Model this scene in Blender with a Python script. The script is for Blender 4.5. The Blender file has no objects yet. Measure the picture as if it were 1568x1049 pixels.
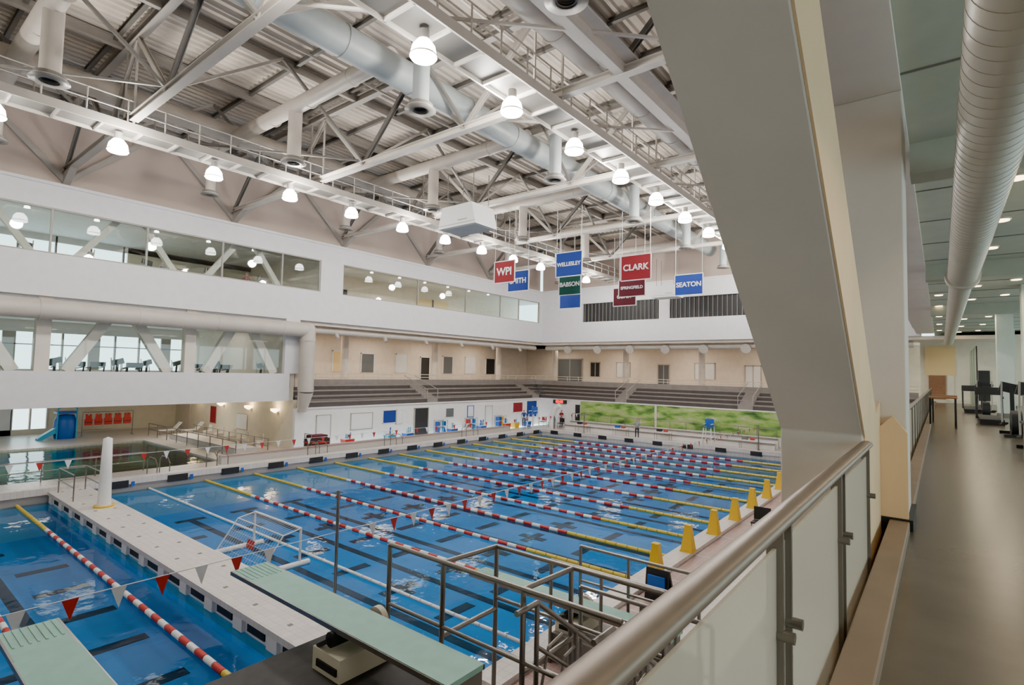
import bpy, math, random, bmesh
from mathutils import Vector, Matrix
random.seed(3)
S=bpy.context.scene
try: S.view_settings.look='AgX - Punchy'
except Exception as e: print('look',e)

# ---------------------------------------------------------------- materials
def mat(name,col,rough=.6,metal=0.0,var=0.0,scale=2.0,bump=0.0,emit=None,estr=0.0):
    m=bpy.data.materials.new(name); m.use_nodes=True
    nt=m.node_tree; b=nt.nodes['Principled BSDF']
    b.inputs['Base Color'].default_value=(*col,1)
    b.inputs['Roughness'].default_value=rough
    b.inputs['Metallic'].default_value=metal
    if emit:
        b.inputs['Emission Color'].default_value=(*emit,1)
        b.inputs['Emission Strength'].default_value=estr
        try: m.cycles.emission_sampling='NONE'
        except Exception: pass
    if var or bump:
        tc=nt.nodes.new('ShaderNodeTexCoord'); n=nt.nodes.new('ShaderNodeTexNoise')
        n.inputs['Scale'].default_value=scale; n.inputs['Detail'].default_value=4
        nt.links.new(tc.outputs['Object'],n.inputs['Vector'])
        if var:
            r=nt.nodes.new('ShaderNodeValToRGB')
            r.color_ramp.elements[0].position=.3; r.color_ramp.elements[1].position=.7
            r.color_ramp.elements[0].color=(*[c*(1-var) for c in col],1)
            r.color_ramp.elements[1].color=(*[min(1,c*(1+var)) for c in col],1)
            nt.links.new(n.outputs['Fac'],r.inputs['Fac']); nt.links.new(r.outputs['Color'],b.inputs['Base Color'])
        if bump:
            bp=nt.nodes.new('ShaderNodeBump'); bp.inputs['Strength'].default_value=bump; bp.inputs['Distance'].default_value=.02
            nt.links.new(n.outputs['Fac'],bp.inputs['Height']); nt.links.new(bp.outputs['Normal'],b.inputs['Normal'])
    return m
def tile(name,c1,c2,mortar,size=.3,rough=.4):
    m=bpy.data.materials.new(name); m.use_nodes=True
    nt=m.node_tree; b=nt.nodes['Principled BSDF']; b.inputs['Roughness'].default_value=rough
    tc=nt.nodes.new('ShaderNodeTexCoord'); br=nt.nodes.new('ShaderNodeTexBrick')
    br.offset=0; br.inputs['Scale'].default_value=1
    br.inputs['Brick Width'].default_value=size; br.inputs['Row Height'].default_value=size
    br.inputs['Mortar Size'].default_value=size*.03
    br.inputs['Color1'].default_value=(*c1,1); br.inputs['Color2'].default_value=(*c2,1); br.inputs['Mortar'].default_value=(*mortar,1)
    nt.links.new(tc.outputs['Object'],br.inputs['Vector']); nt.links.new(br.outputs['Color'],b.inputs['Base Color'])
    return m
def glassmat(name,col,transp,rough=.02,diff=False,dcol=(.85,.82,.78)):
    m=bpy.data.materials.new(name); m.use_nodes=True; nt=m.node_tree
    nt.nodes.remove(nt.nodes['Principled BSDF']); out=nt.nodes['Material Output']
    t=nt.nodes.new('ShaderNodeBsdfTransparent'); t.inputs['Color'].default_value=(*col,1)
    g=nt.nodes.new('ShaderNodeBsdfDiffuse' if diff else 'ShaderNodeBsdfGlossy')
    g.inputs['Color'].default_value=(*dcol,1) if diff else (1,1,1,1)
    if not diff: g.inputs['Roughness'].default_value=rough
    mx=nt.nodes.new('ShaderNodeMixShader'); mx.inputs[0].default_value=1-transp
    nt.links.new(t.outputs[0],mx.inputs[1]); nt.links.new(g.outputs[0],mx.inputs[2]); nt.links.new(mx.outputs[0],out.inputs[0])
    return m
def watermat(name,tint,bs=1.6,ior=1.33,st=.3):
    m=bpy.data.materials.new(name); m.use_nodes=True; nt=m.node_tree
    nt.nodes.remove(nt.nodes['Principled BSDF']); out=nt.nodes['Material Output']
    t=nt.nodes.new('ShaderNodeBsdfTransparent'); t.inputs['Color'].default_value=(*tint,1)
    g=nt.nodes.new('ShaderNodeBsdfGlossy'); g.inputs['Roughness'].default_value=.04
    fr=nt.nodes.new('ShaderNodeFresnel'); fr.inputs['IOR'].default_value=ior
    tc=nt.nodes.new('ShaderNodeTexCoord'); n=nt.nodes.new('ShaderNodeTexNoise')
    n.inputs['Scale'].default_value=bs; n.inputs['Detail'].default_value=3; n.inputs['Roughness'].default_value=.45
    bp=nt.nodes.new('ShaderNodeBump'); bp.inputs['Strength'].default_value=st; bp.inputs['Distance'].default_value=.06
    nt.links.new(tc.outputs['Object'],n.inputs['Vector']); nt.links.new(n.outputs['Fac'],bp.inputs['Height'])
    nt.links.new(bp.outputs['Normal'],g.inputs['Normal']); nt.links.new(bp.outputs['Normal'],fr.inputs['Normal'])
    mx=nt.nodes.new('ShaderNodeMixShader')
    nt.links.new(fr.outputs[0],mx.inputs[0]); nt.links.new(t.outputs[0],mx.inputs[1]); nt.links.new(g.outputs[0],mx.inputs[2]); nt.links.new(mx.outputs[0],out.inputs[0])
    return m

WHITE=mat('white_paint',(.74,.73,.75),.6,var=.03)
WHITE2=mat('white_lower_wall',(.80,.78,.78),.5,var=.03)
TANW=mat('tan_wall',(.72,.62,.53),.8,var=.05)
UPW=mat('upper_tan_panel',(.50,.41,.355),.8,var=.08,scale=.4)
CREAM=mat('cream_wall',(.70,.65,.52),.7,var=.04)
CONC=mat('painted_column',(.74,.66,.59),.7,var=.04,scale=1.5,bump=.05)
WARM=mat('warm_lit_column',(.84,.60,.36),.7,var=.04,scale=1.5)  # column paint with the warm light put into its colour
STEEL=mat('painted_steel',(.38,.35,.315),.5,var=.06,scale=.8)
STEELD=mat('painted_steel_dark',(.17,.16,.145),.5,var=.1,scale=.8)
STEELW=mat('white_steel',(.68,.63,.57),.5,var=.04)
DECKR=mat('roof_deck_metal',(.64,.57,.49),.5,var=.12,scale=.35)
DUCT=mat('grey_duct',(.31,.345,.35),.45,var=.06,scale=1.2)
DUCTW=mat('pale_duct',(.52,.47,.415),.45,var=.06,scale=1.2)
DUCTC=mat('corridor_duct_metal',(.50,.47,.40),.4,metal=.15,var=.06,scale=1.2)
GREYD=mat('bleacher_dark',(.075,.062,.060),.6,var=.1)
GREYM=mat('bleacher_mid',(.25,.22,.205),.6,var=.1)
DARK=mat('black_rubber',(.02,.02,.022),.6,var=.1)
DGREY=mat('dark_grey_platform',(.05,.047,.047),.7,var=.15,scale=6)
STAIN=mat('stainless',(.25,.23,.21),.32,metal=.85,var=.05)
RAILM=mat('brushed_handrail',(.24,.18,.135),.38,metal=.35,var=.06,scale=8)
TEAL=mat('springboard_teal',(.27,.50,.42),.6,var=.06,scale=5,bump=.2)
DECKT=tile('deck_tile',(.56,.51,.47),(.50,.46,.42),(.33,.30,.28),.3,.3)
CURBT=tile('curb_tile',(.72,.67,.64),(.66,.61,.58),(.5,.47,.45),.2,.35)
REDT=tile('brown_tile',(.42,.27,.25),(.36,.23,.21),(.5,.45,.42),.2,.4)
POOLB=mat('pool_floor_blue',(.002,.215,.53),.6,var=.10,scale=.6)
POOLS=tile('pool_side_tile',(.06,.33,.60),(.05,.30,.56),(.3,.5,.65),.2,.4)
POOL2=mat('leisure_pool_floor',(.08,.30,.25),.6,var=.1,scale=.6)
NAVY=mat('lane_line_navy',(.001,.004,.03),.6)
WATER=watermat('pool_water',(.55,.88,.97),ior=1.2,st=.2)
WATER2=watermat('leisure_water',(.6,.85,.8),ior=1.5,st=.3)
RED=mat('red_plastic',(.48,.02,.015),.45)
WHP=mat('white_plastic',(.80,.80,.80),.4)
YEL=mat('yellow_plastic',(.75,.47,.01),.45)
YELR=mat('yellow_rope_plastic',(.68,.50,.04),.45)
BLUE=mat('blue_plastic',(.01,.10,.45),.45)
CYAN=mat('cyan_plastic',(.03,.35,.6),.4)
MAR=mat('maroon_fabric',(.10,.008,.018),.8)
BREDF=mat('red_fabric',(.24,.008,.018),.8)
BBLUE=mat('blue_fabric',(.006,.035,.24),.8)
BGRN=mat('green_fabric',(.003,.075,.05),.8)
LAMP=mat('lamp_glow',(.9,.9,.9),.4,emit=(1,.98,.94),estr=55)
GLAMP=mat('small_lamp_glow',(.9,.9,.9),.4,emit=(1,.98,.94),estr=12)
WARMG=mat('warm_downlight',(1,.8,.5),.4,emit=(1,.72,.4),estr=14)
GLASS=glassmat('gallery_glass',(.92,.96,.95),.965)
RGLASS=glassmat('railing_glass',(.80,.82,.76),.42,diff=True,dcol=(.72,.63,.53))
WALKF=mat('walkway_floor',(.13,.105,.08),.26,var=.12,scale=1.5)
CEILG=mat('walkway_ceiling',(.44,.46,.38),.8,var=.05)
WOOD=mat('wood_brown',(.24,.11,.05),.5,var=.15,scale=5)
SKIRT=mat('brown_curb',(.27,.19,.135),.5,var=.1)
GREENG=mat('green_tinted_panel',(.30,.48,.38),.3)
YPANEL=mat('yellow_panel',(.74,.55,.27),.7)
LEDR=mat('led_red',(.4,0,0),.5,emit=(1,.03,.02),estr=5)
SCREEN=mat('grey_window',(.12,.13,.14),.15)
SKIN=mat('skin',(.50,.30,.22),.6)
HAIR=mat('dark_hair',(.04,.025,.02),.7)
SHIRT=mat('grey_shirt',(.25,.27,.32),.8)
PANTS=mat('dark_trousers',(.03,.03,.04),.8)
MUR=bpy.data.materials.new('mural_green'); MUR.use_nodes=True
nt=MUR.node_tree; b=nt.nodes['Principled BSDF']
tc=nt.nodes.new('ShaderNodeTexCoord'); n=nt.nodes.new('ShaderNodeTexNoise'); n.inputs['Scale'].default_value=1.6; n.inputs['Detail'].default_value=8
mp=nt.nodes.new('ShaderNodeMapping'); mp.inputs['Scale'].default_value=(.45,1,1.4)
r=nt.nodes.new('ShaderNodeValToRGB'); e=r.color_ramp.elements
e[0].position=.30; e[0].color=(.03,.09,.02,1); e[1].position=.75; e[1].color=(.55,.60,.40,1)
x=e.new(.42); x.color=(.13,.28,.05,1); x=e.new(.52); x.color=(.28,.44,.10,1); x=e.new(.62); x.color=(.36,.42,.20,1)
nt.links.new(tc.outputs['Object'],mp.inputs[0]); nt.links.new(mp.outputs[0],n.inputs['Vector']); nt.links.new(n.outputs['Fac'],r.inputs['Fac']); nt.links.new(r.outputs['Color'],b.inputs['Base Color'])

# ---------------------------------------------------------------- mesh builder
class MB:
    def __init__(s,name): s.n=name; s.v=[]; s.f=[]; s.m=[]; s.sm=[]; s.mats=[]
    def mi(s,m):
        if m not in s.mats: s.mats.append(m)
        return s.mats.index(m)
    def add(s,vs,fs,m,smooth=False):
        o=len(s.v); s.v+= [tuple(v) for v in vs]; k=s.mi(m)
        for f in fs: s.f.append([o+i for i in f]); s.m.append(k); s.sm.append(smooth)
        return s
    def box(s,x0,x1,y0,y1,z0,z1,m):
        x0,x1=sorted((x0,x1)); y0,y1=sorted((y0,y1)); z0,z1=sorted((z0,z1))
        return s.add([(x0,y0,z0),(x1,y0,z0),(x1,y1,z0),(x0,y1,z0),(x0,y0,z1),(x1,y0,z1),(x1,y1,z1),(x0,y1,z1)],
          [(3,2,1,0),(4,5,6,7),(0,1,5,4),(1,2,6,5),(2,3,7,6),(3,0,4,7)],m)
    def beam(s,p0,p1,w,h,m,up=(0,0,1)):
        p0=Vector(p0);p1=Vector(p1);d=(p1-p0).normalized();u=Vector(up)
        if abs(d.dot(u))>.98: u=Vector((0,1,0))
        a=d.cross(u).normalized();c=a.cross(d).normalized();a*=w/2;c*=h/2
        vs=[p0-a-c,p0+a-c,p0+a+c,p0-a+c,p1-a-c,p1+a-c,p1+a+c,p1-a+c]
        return s.add(vs,[(3,2,1,0),(4,5,6,7),(0,1,5,4),(1,2,6,5),(2,3,7,6),(3,0,4,7)],m)
    def ibeam(s,p0,p1,w,h,m,up=(0,0,1)):
        p0=Vector(p0);p1=Vector(p1);d=(p1-p0).normalized();u=Vector(up)
        if abs(d.dot(u))>.98: u=Vector((0,1,0))
        a=d.cross(u).normalized();c=a.cross(d).normalized();t=.03
        s.beam(p0+c*(h/2-t/2),p1+c*(h/2-t/2),w,t,m,u); s.beam(p0-c*(h/2-t/2),p1-c*(h/2-t/2),w,t,m,u); s.beam(p0,p1,.025,h-2*t,m,u)
        return s
    def cyl(s,p0,p1,r,m,r2=None,seg=12,caps=True):
        p0=Vector(p0);p1=Vector(p1);d=(p1-p0).normalized();u=Vector((0,0,1)) if abs(d.z)<.95 else Vector((1,0,0))
        a=d.cross(u).normalized();c=d.cross(a).normalized(); r2=r if r2 is None else r2
        vs=[];
        for p,rr in((p0,r),(p1,r2)):
            for i in range(seg):
                t=2*math.pi*i/seg; vs.append(p+a*rr*math.cos(t)+c*rr*math.sin(t))
        s.add(vs,[(i,(i+1)%seg,seg+(i+1)%seg,seg+i) for i in range(seg)],m,True)
        if caps:
            s.add(vs[:seg],[tuple(reversed(range(seg)))],m); s.add(vs[seg:],[tuple(range(seg))],m)
        return s
    def path(s,pts,r,m,seg=10):
        for a,c in zip(pts[:-1],pts[1:]): s.cyl(a,c,r,m,seg=seg)
        for p in pts[1:-1]: s.ball(p,r*1.01,m,seg=seg)
        return s
    def lathe(s,c,prof,m,seg=20):
        c=Vector(c); vs=[]
        for (r,z) in prof:
            for i in range(seg):
                t=2*math.pi*i/seg; vs.append(c+Vector((r*math.cos(t),r*math.sin(t),z)))
        fs=[]
        for k in range(len(prof)-1):
            for i in range(seg): fs.append((k*seg+i,k*seg+(i+1)%seg,(k+1)*seg+(i+1)%seg,(k+1)*seg+i))
        return s.add(vs,fs,m,True)
    def ball(s,c,r,m,seg=12,sc=(1,1,1)):
        k=max(4,seg//2); c=Vector(c); vs=[];fs=[]
        for j in range(k+1):
            ph=math.pi*j/k
            for i in range(seg):
                t=2*math.pi*i/seg; vs.append(c+Vector((r*sc[0]*math.sin(ph)*math.cos(t),r*sc[1]*math.sin(ph)*math.sin(t),-r*sc[2]*math.cos(ph))))
        for j in range(k):
            for i in range(seg): fs.append((j*seg+i,j*seg+(i+1)%seg,(j+1)*seg+(i+1)%seg,(j+1)*seg+i))
        return s.add(vs,fs,m,True)
    def prism_x(s,yz,x0,x1,m):
        n=len(yz); vs=[(x0,y,z) for y,z in yz]+[(x1,y,z) for y,z in yz]
        return s.add(vs,[tuple(range(n)),tuple(reversed(range(n,2*n)))]+[(i,n+i,n+(i+1)%n,(i+1)%n) for i in range(n)],m)
    def prism_y(s,xz,y0,y1,m):
        n=len(xz); vs=[(x,y0,z) for x,z in xz]+[(x,y1,z) for x,z in xz]
        return s.add(vs,[tuple(range(n)),tuple(reversed(range(n,2*n)))]+[(i,n+i,n+(i+1)%n,(i+1)%n) for i in range(n)],m)
    def done(s,parent=None,bevel=0):
        me=bpy.data.meshes.new(s.n); me.from_pydata(s.v,[],s.f)
        for m in s.mats: me.materials.append(m)
        for i,p in enumerate(me.polygons): p.material_index=s.m[i]; p.use_smooth=s.sm[i]
        bm=bmesh.new(); bm.from_mesh(me)
        bmesh.ops.recalc_face_normals(bm,faces=bm.faces); bm.to_mesh(me); bm.free()
        o=bpy.data.objects.new(s.n,me); S.collection.objects.link(o)
        if parent: o.parent=parent
        if bevel:
            bv=o.modifiers.new('bevel','BEVEL'); bv.width=bevel; bv.segments=2; bv.limit_method='ANGLE'
        return o
def text(name,body,loc,size,m,parent,rot=(math.pi/2,0,0)):
    c=bpy.data.curves.new(name,'FONT'); c.body=body; c.size=size; c.align_x='CENTER'; c.align_y='CENTER'; c.extrude=.005; c.offset=size*.025
    o=bpy.data.objects.new(name,c); S.collection.objects.link(o); c.materials.append(m)
    o.location=loc; o.rotation_euler=rot; o.parent=parent
    return o
def skinned(name,verts,edges,radii,m,parent,sub=1):
    me=bpy.data.meshes.new(name); me.from_pydata(verts,edges,[]); me.materials.append(m)
    o=bpy.data.objects.new(name,me); S.collection.objects.link(o); o.parent=parent
    k=o.modifiers.new('skin','SKIN'); k.use_smooth_shade=True
    for i,r_ in enumerate(radii):
        rr=r_ if isinstance(r_,tuple) else (r_,r_)
        me.skin_vertices[0].data[i].radius=rr; me.skin_vertices[0].data[i].use_root=(i==0)
    sb=o.modifiers.new('sub','SUBSURF'); sb.levels=sub; sb.render_levels=sub
    return o
def person(X,Y,Z,ang,shirt,h=1.72,arms=0):
    e=bpy.data.objects.new('person',None); S.collection.objects.link(e); e.location=(X,Y,Z); e.rotation_euler=(0,0,ang); e.scale=(h/1.72,)*3
    skinned('trousers',[(0,0,.95),(.09,0,.88),(.10,.0,.50),(.11,.02,.09),(-.09,0,.88),(-.11,-.04,.50),(-.12,.0,.09)],[(0,1),(1,2),(2,3),(0,4),(4,5),(5,6)],[(.13,.10),.09,.065,.045,.09,.065,.045],PANTS,e)
    skinned('shirt',[(0,0,.98),(0,0,1.18),(0,.01,1.38),(.18,.01,1.40),(.24,.02,1.14),(-.18,.01,1.40),(-.24,.02,1.14)],[(0,1),(1,2),(2,3),(3,4),(2,5),(5,6)],[(.15,.10),(.14,.10),(.13,.09),.06,.05,.06,.05],shirt,e)
    for s in(-1,1):
        skinned('forearm',[(s*.24,.02,1.14),(s*.25,-.06,.90),(s*.25,-.08,.84)],[(0,1),(1,2)],[.042,.028,.024],SKIN,e)
        hand=MB('hand'); hand.ball((s*.25,-.085,.80),.04,SKIN,seg=8,sc=(.5,.9,1.1))
        for k in range(4): hand.path([(s*.25,-.115+.022*k,.765),(s*.25,-.12+.022*k,.735),(s*.243,-.118+.022*k,.70+abs(k-1.5)*.006)],.008,SKIN,seg=5)
        hand.path([(s*.25,-.12,.81),(s*.245,-.145,.785),(s*.24,-.145,.76)],.009,SKIN,seg=5); hand.done(parent=e)
        sh=MB('shoe'); sh.ball((s*.115,-.05,.05),.06,DARK,seg=10,sc=(.8,2.1,.85)); sh.done(parent=e)
    hd=MB('head'); hd.cyl((0,.01,1.42),(0,.0,1.54),.052,SKIN,r2=.05,seg=12)
    hd.ball((0,-.01,1.60),.115,SKIN,seg=16,sc=(.68,.82,1.0)); hd.ball((0,-.105,1.59),.016,SKIN,seg=6)
    hd.ball((0,-.09,1.545),.022,RED,seg=6,sc=(1,.3,.25))
    for s in(-1,1): hd.ball((s*.03,-.093,1.61),.010,DARK,seg=6); hd.ball((s*.08,0,1.60),.022,SKIN,seg=6,sc=(.4,.8,1.2))
    hd.ball((0,.015,1.635),.115,HAIR,seg=14,sc=(.73,.85,.80)); hd.done(parent=e)
    return e

# ---------------------------------------------------------------- camera
f=827.0
a=Vector((656,-58.5,-f)).normalized(); bx=Vector((1044,20.5,f)).normalized()
bx=(bx-a*bx.dot(a)).normalized(); up=bx.cross(a)
cam=bpy.data.cameras.new('camera'); cam.sensor_width=36; cam.lens=f/1568*36; cam.clip_start=.05; cam.clip_end=500
co=bpy.data.objects.new('camera',cam); S.collection.objects.link(co)
co.matrix_world=Matrix(((bx.x,bx.y,bx.z,0),(a.x,a.y,a.z,0),(up.x,up.y,up.z,5.6),(0,0,0,1)))
S.camera=co

# ---------------------------------------------------------------- shell
WZ=-.32
fl=MB('floor')
fl.box(-33,-29.4,-12,48,-.4,0,DECKT); fl.box(-6.6,-1,-12,48,-.4,0,DECKT)
fl.box(-29.4,-6.6,41.9,48,-.4,0,DECKT); fl.box(-29.4,-6.6,-12,-9,-.4,0,DECKT)
fl.box(-54,-33,14.5,19.6,-.4,0,DECKT); fl.box(-54,-45.5,-12,14.5,-.4,0,DECKT)
fl.done()
pb=MB('pool_basin')
pb.box(-29.4,-6.6,-9,41.9,-1.8,-1.7,POOLB)
pb.box(-29.6,-29.4,-9,41.9,-1.8,-.4,POOLS); pb.box(-6.6,-6.4,-9,41.9,-1.8,-.4,POOLS)
pb.box(-29.4,-6.6,41.9,42.1,-1.8,-.4,POOLS); pb.box(-29.4,-6.6,-9.2,-9,-1.8,-.4,POOLS)
for Y in [8.4+2.5*k for k in range(14)]+[3.8,1.3,-1.2]:
    pb.box(-27.6,-8.6,Y-.15,Y+.15,-1.7,-1.69,NAVY)
    for X in (-27.6,-8.6): pb.box(X-.17,X+.17,Y-.65,Y+.65,-1.7,-1.688,NAVY)
for Y in [9.65+2.5*k for k in range(13)]+[5.0,2.6,.1]:
    for X in (-11.6,-14.2,-16.8,-19.4,-22,-24.6): pb.box(X-.19,X+.19,Y-.7,Y+.7,-1.7,-1.688,NAVY)
for Y in [9.65+2.5*k for k in range(0,13)]:
    for X in (-14.2,-22): pb.box(X-.65,X+.65,Y-.19,Y+.19,-1.7,-1.686,NAVY)
pb.done()
w=MB('pool_water'); w.add([(-29.4,-9,WZ),(-6.6,-9,WZ),(-6.6,41.9,WZ),(-29.4,41.9,WZ)],[(0,1,2,3)],WATER); w.done()
lb=MB('leisure_pool_basin'); lb.box(-45.5,-33,-12,14.5,-1.2,-1.1,POOL2); lb.box(-45.7,-45.5,-12,14.5,-1.2,-.4,POOLS); lb.box(-33,-32.8,-12,14.5,-1.2,-.4,POOLS); lb.box(-45.5,-33,14.5,14.7,-1.2,-.4,POOLS); lb.done()
w=MB('leisure_pool_water'); w.add([(-45.5,-12,-.12),(-33,-12,-.12),(-33,14.5,-.12),(-45.5,14.5,-.12)],[(0,1,2,3)],WATER2); w.done()
cb=MB('pool_edge_curb')
cb.box(-29.9,-29.35,-9,41.9,0,.28,CURBT); cb.box(-29.9,-6.1,41.85,42.4,0,.28,CURBT); cb.box(-6.65,-6.1,7.5,41.9,0,.12,CURBT)
for Y in [8.4+2.5*k for k in range(14)]:
    cb.box(-29.36,-29.33,Y-.45,Y+.45,-.12,.2,DARK); cb.box(-29.34,-29.3,Y+.55,Y+.68,-.1,.12,BLUE)
    cb.box(-6.1,-4.8,Y-1.2,Y+1.2,0.0,.004,REDT)
for X in [-28+2.5*k for k in range(9)]: cb.box(X-.4,X+.4,41.83,41.86,-.12,.2,DARK)
cb.done()
db=MB('deck_bench_wall'); db.box(-32.2,-31.8,14,40,0,.42,CURBT); db.box(-29,-10,45.2,45.7,0,.5,WHITE2); db.box(-29,-10,46.2,46.7,0,.8,WHITE2)
db.box(-29,-10,45.15,45.2,.36,.5,GREYM); db.box(-29,-10,46.15,46.2,.66,.8,GREYM); db.box(-32.2,-31.75,14,40,.42,.46,REDT)
for i in range(14): db.cyl((-29+i*1.45,46.5,.8),(-29+i*1.45,46.5,1.5),.025,STAIN,seg=6)
db.cyl((-29,46.5,1.5),(-10.15,46.5,1.5),.03,STAIN,seg=6)
db.done()

wl=MB('wall_left')
wl.box(-34.3,-34,19.6,48.3,0,2.75,WHITE2)
wl.box(-34.3,-34,-12,48.3,8.75,10.85,WHITE)
wl.box(-34.3,-34,-12,48.3,13.1,14.3,WHITE)
wl.box(-34.3,-34,21.1,22.9,10.85,13.1,WHITE)
wl.box(-34.3,-34,47.6,48.3,10.85,13.1,WHITE)
wl.box(-34.35,-34.02,-12,19.1,3.3,5.1,WHITE)
wl.box(-34.3,-34,18.7,19.7,5.1,8.75,WHITE)
wl.box(-34.9,-34.5,-12,48.3,14.3,19,UPW)
wl.box(-34.9,-33.9,-12,48.3,14.2,14.35,WHITE)
wl.done()
wf=MB('wall_far')
wf.box(-34.3,-1,48,48.3,0,2.75,WHITE2); wf.box(-34.3,-1,48,48.3,8.75,10.8,WHITE)
wf.box(-34.3,-28.9,48,48.3,10.8,12.7,WHITE); wf.box(-20.6,-19.6,48,48.3,10.8,12.7,WHITE); wf.box(-10.9,-1,48,48.3,10.8,12.7,WHITE)
wf.box(-34.3,-1,48,48.3,12.7,14.3,WHITE); wf.box(-34.3,-1,48.5,48.9,14.3,19,UPW); wf.box(-34.3,-1,47.9,48.6,14.2,14.35,WHITE)
wf.done()
gr=MB('wall_vent_louver')
for x0,x1 in((-28.9,-20.6),(-19.6,-10.9)):
    gr.box(x0,x1,48.25,48.3,10.8,12.7,DARK); 
    n=int((x1-x0)/.4)
    for i in range(n): 
        X=x0+(i+.5)*(x1-x0)/n; gr.box(X-.025,X+.025,48.15,48.25,10.8,12.7,STEELD)
gr.done()
wr=MB('wall_right'); wr.box(-1.25,-1.0,-12,52,0,3.4,WHITE2); wr.box(-1.5,-1.2,-12,48.3,9.3,19,WHITE); wr.done()
wn=MB('wall_near'); wn.box(-54,8,-12.3,-12,-.3,19,CREAM); wn.done()
rf=MB('ceiling'); rf.box(-35,-1,-12.2,49,19.0,19.2,DECKR)
x=-34.9
while x<-1.3:
    rf.prism_y([(x,19.0),(x+.06,18.9),(x+.20,18.9),(x+.26,19.0)],-12,48.8,DECKR); x+=.42
rf.done()

# ---------------------------------------------------------------- left gallery interiors
ga=MB('floor_upper_gallery'); ga.box(-46,-34.3,-12,54,9.9,10.2,CREAM); ga.box(-46,-34.3,-12,54,13.9,14.1,WHITE); ga.box(-34.3,-1,48.3,54,9.9,10.2,CREAM)
ga.done()
gw=MB('wall_upper_gallery'); gw.box(-42.3,-42,22.5,54,10.2,13.9,TANW); gw.box(-46,-34.3,21.9,22.1,10.2,13.9,TANW)
y=-12
while y<13: gw.box(-46.2,-46,y,y+.1,10.2,13.9,STEELD); y+=1.9
gw.box(-46.2,-46,13,22,10.2,13.9,CREAM)
gw.box(-46.2,-46,-12,22,10.2,10.6,WHITE); gw.box(-46.2,-46,-12,22,12.3,12.38,STEELD); gw.box(-46.2,-46,-12,22,13.5,13.9,WHITE)
gw.done()
k=0
for y0,y1,ms in((-12,21.1,[-5.6,-1.6,2.4,6.4,10.5,14.5,18.3]),(22.9,47.6,[30.2,36,41,44])):
    g=MB('window_%d'%(k+1)); k+=1
    g.box(-34.17,-34.15,y0,y1,10.85,13.1,GLASS)
    for y in ms+[y0+.05,y1-.05]: g.box(-34.2,-34.08,y-.04,y+.04,10.85,13.1,STEEL)
    g.box(-34.2,-34.05,y0,y1,10.85,10.92,STEEL); g.box(-34.2,-34.05,y0,y1,13.03,13.1,STEEL)
    g.done()
gd=MB('gallery_truss_diagonal')
for y0 in (0.4,6.8,13.2):
    gd.beam((-35.2,y0+.3,10.2),(-35.2,y0+3.0,13.9),.3,.3,CONC); gd.beam((-35.2,y0+6.0,10.2),(-35.2,y0+3.4,13.9),.3,.3,CONC)
gd.done()
dd=MB('door_gallery')
for y in (26,27.6): dd.box(-41.99,-41.9,y,y+1.1,10.2,12.6,DARK)
dd.box(-41.99,-41.9,37,41.5,10.9,12.9,YPANEL); dd.box(-41.99,-41.85,39.1,39.3,10.9,12.9,DARK)
dd.done()
ff=MB('floor_fitness'); ff.box(-50,-34.35,-12,19.6,3.5,4.2,CREAM); ff.box(-50,-34.3,-12,19.6,8.4,8.75,WHITE); ff.done()
fw=MB('wall_fitness')
fw.box(-50.2,-50,-12,20,4.2,5.0,WHITE); fw.box(-50.2,-50,-12,20,7.6,8.4,WHITE)
for i,y in enumerate([-12+1.6*j for j in range(20)]): fw.box(-50.2,-50,y,y+(.12 if i%3 else .7),5.0,7.6,STEEL)
fw.box(-50.2,-50,-12,20,6.7,6.78,STEEL)
fw.box(-50,-34.3,19.3,19.6,4.2,8.5,TANW)
fw.done()
ft=MB('fitness_window_truss')
for y in (-6.4,0,6.4,13.0): ft.box(-34.75,-34.2,y-.28,y+.28,5.1,8.75,CONC)
for y0,y1 in((-6.4,0),(0,6.4),(6.4,13.0),(13.0,19.2)):
    m_=(y0+y1)/2
    ft.beam((-34.6,y0+1.0,5.1),(-34.6,m_-.4,8.3),.4,.5,CONC); ft.beam((-34.6,y1-1.0,5.1),(-34.6,m_+.4,8.3),.4,.5,CONC)
ft.box(-34.4,-34.38,-12,18.7,5.1,8.75,GLASS)
ft.done()
def machine(x,y,z,rot=0,kind=0):
    m=MB('elliptical_trainer' if kind==0 else 'treadmill')
    c,s_=math.cos(rot),math.sin(rot)
    T=lambda p:(x+c*p[0]-s_*p[1],y+s_*p[0]+c*p[1],z+p[2])
    if kind==0:
        m.beam(T((-.8,0,.05)),T((.8,0,.05)),.12,.1,DARK); m.beam(T((-.8,-.3,.04)),T((-.8,.3,.04)),.08,.08,DARK); m.beam(T((.8,-.3,.04)),T((.8,.3,.04)),.08,.08,DARK)
        m.cyl(T((-.5,-.12,.42)),T((-.5,.12,.42)),.36,DARK,seg=16)
        m.beam(T((.45,0,.1)),T((.6,0,1.45)),.1,.1,DARK); m.beam(T((.6,-.28,1.35)),T((.6,.28,1.5)),.08,.3,DARK)
        for s in(-.25,.25):
            m.beam(T((-.6,s,.4)),T((.4,s,.3)),.14,.05,DARK); m.path([T((.4,s,.3)),T((.5,s,1.0)),T((.35,s,1.65))],.025,STEEL,seg=6)
    else:
        m.beam(T((-.9,0,.1)),T((.8,0,.2)),.7,.2,DARK)
        for s in(-.38,.38):
            m.beam(T((.55,s,.2)),T((.75,s,1.25)),.07,.07,DARK); m.beam(T((.75,s,1.1)),T((.1,s,1.0)),.05,.05,DARK)
        m.beam(T((.75,-.42,1.25)),T((.75,.42,1.25)),.12,.3,DARK)
    return m.done()
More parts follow.
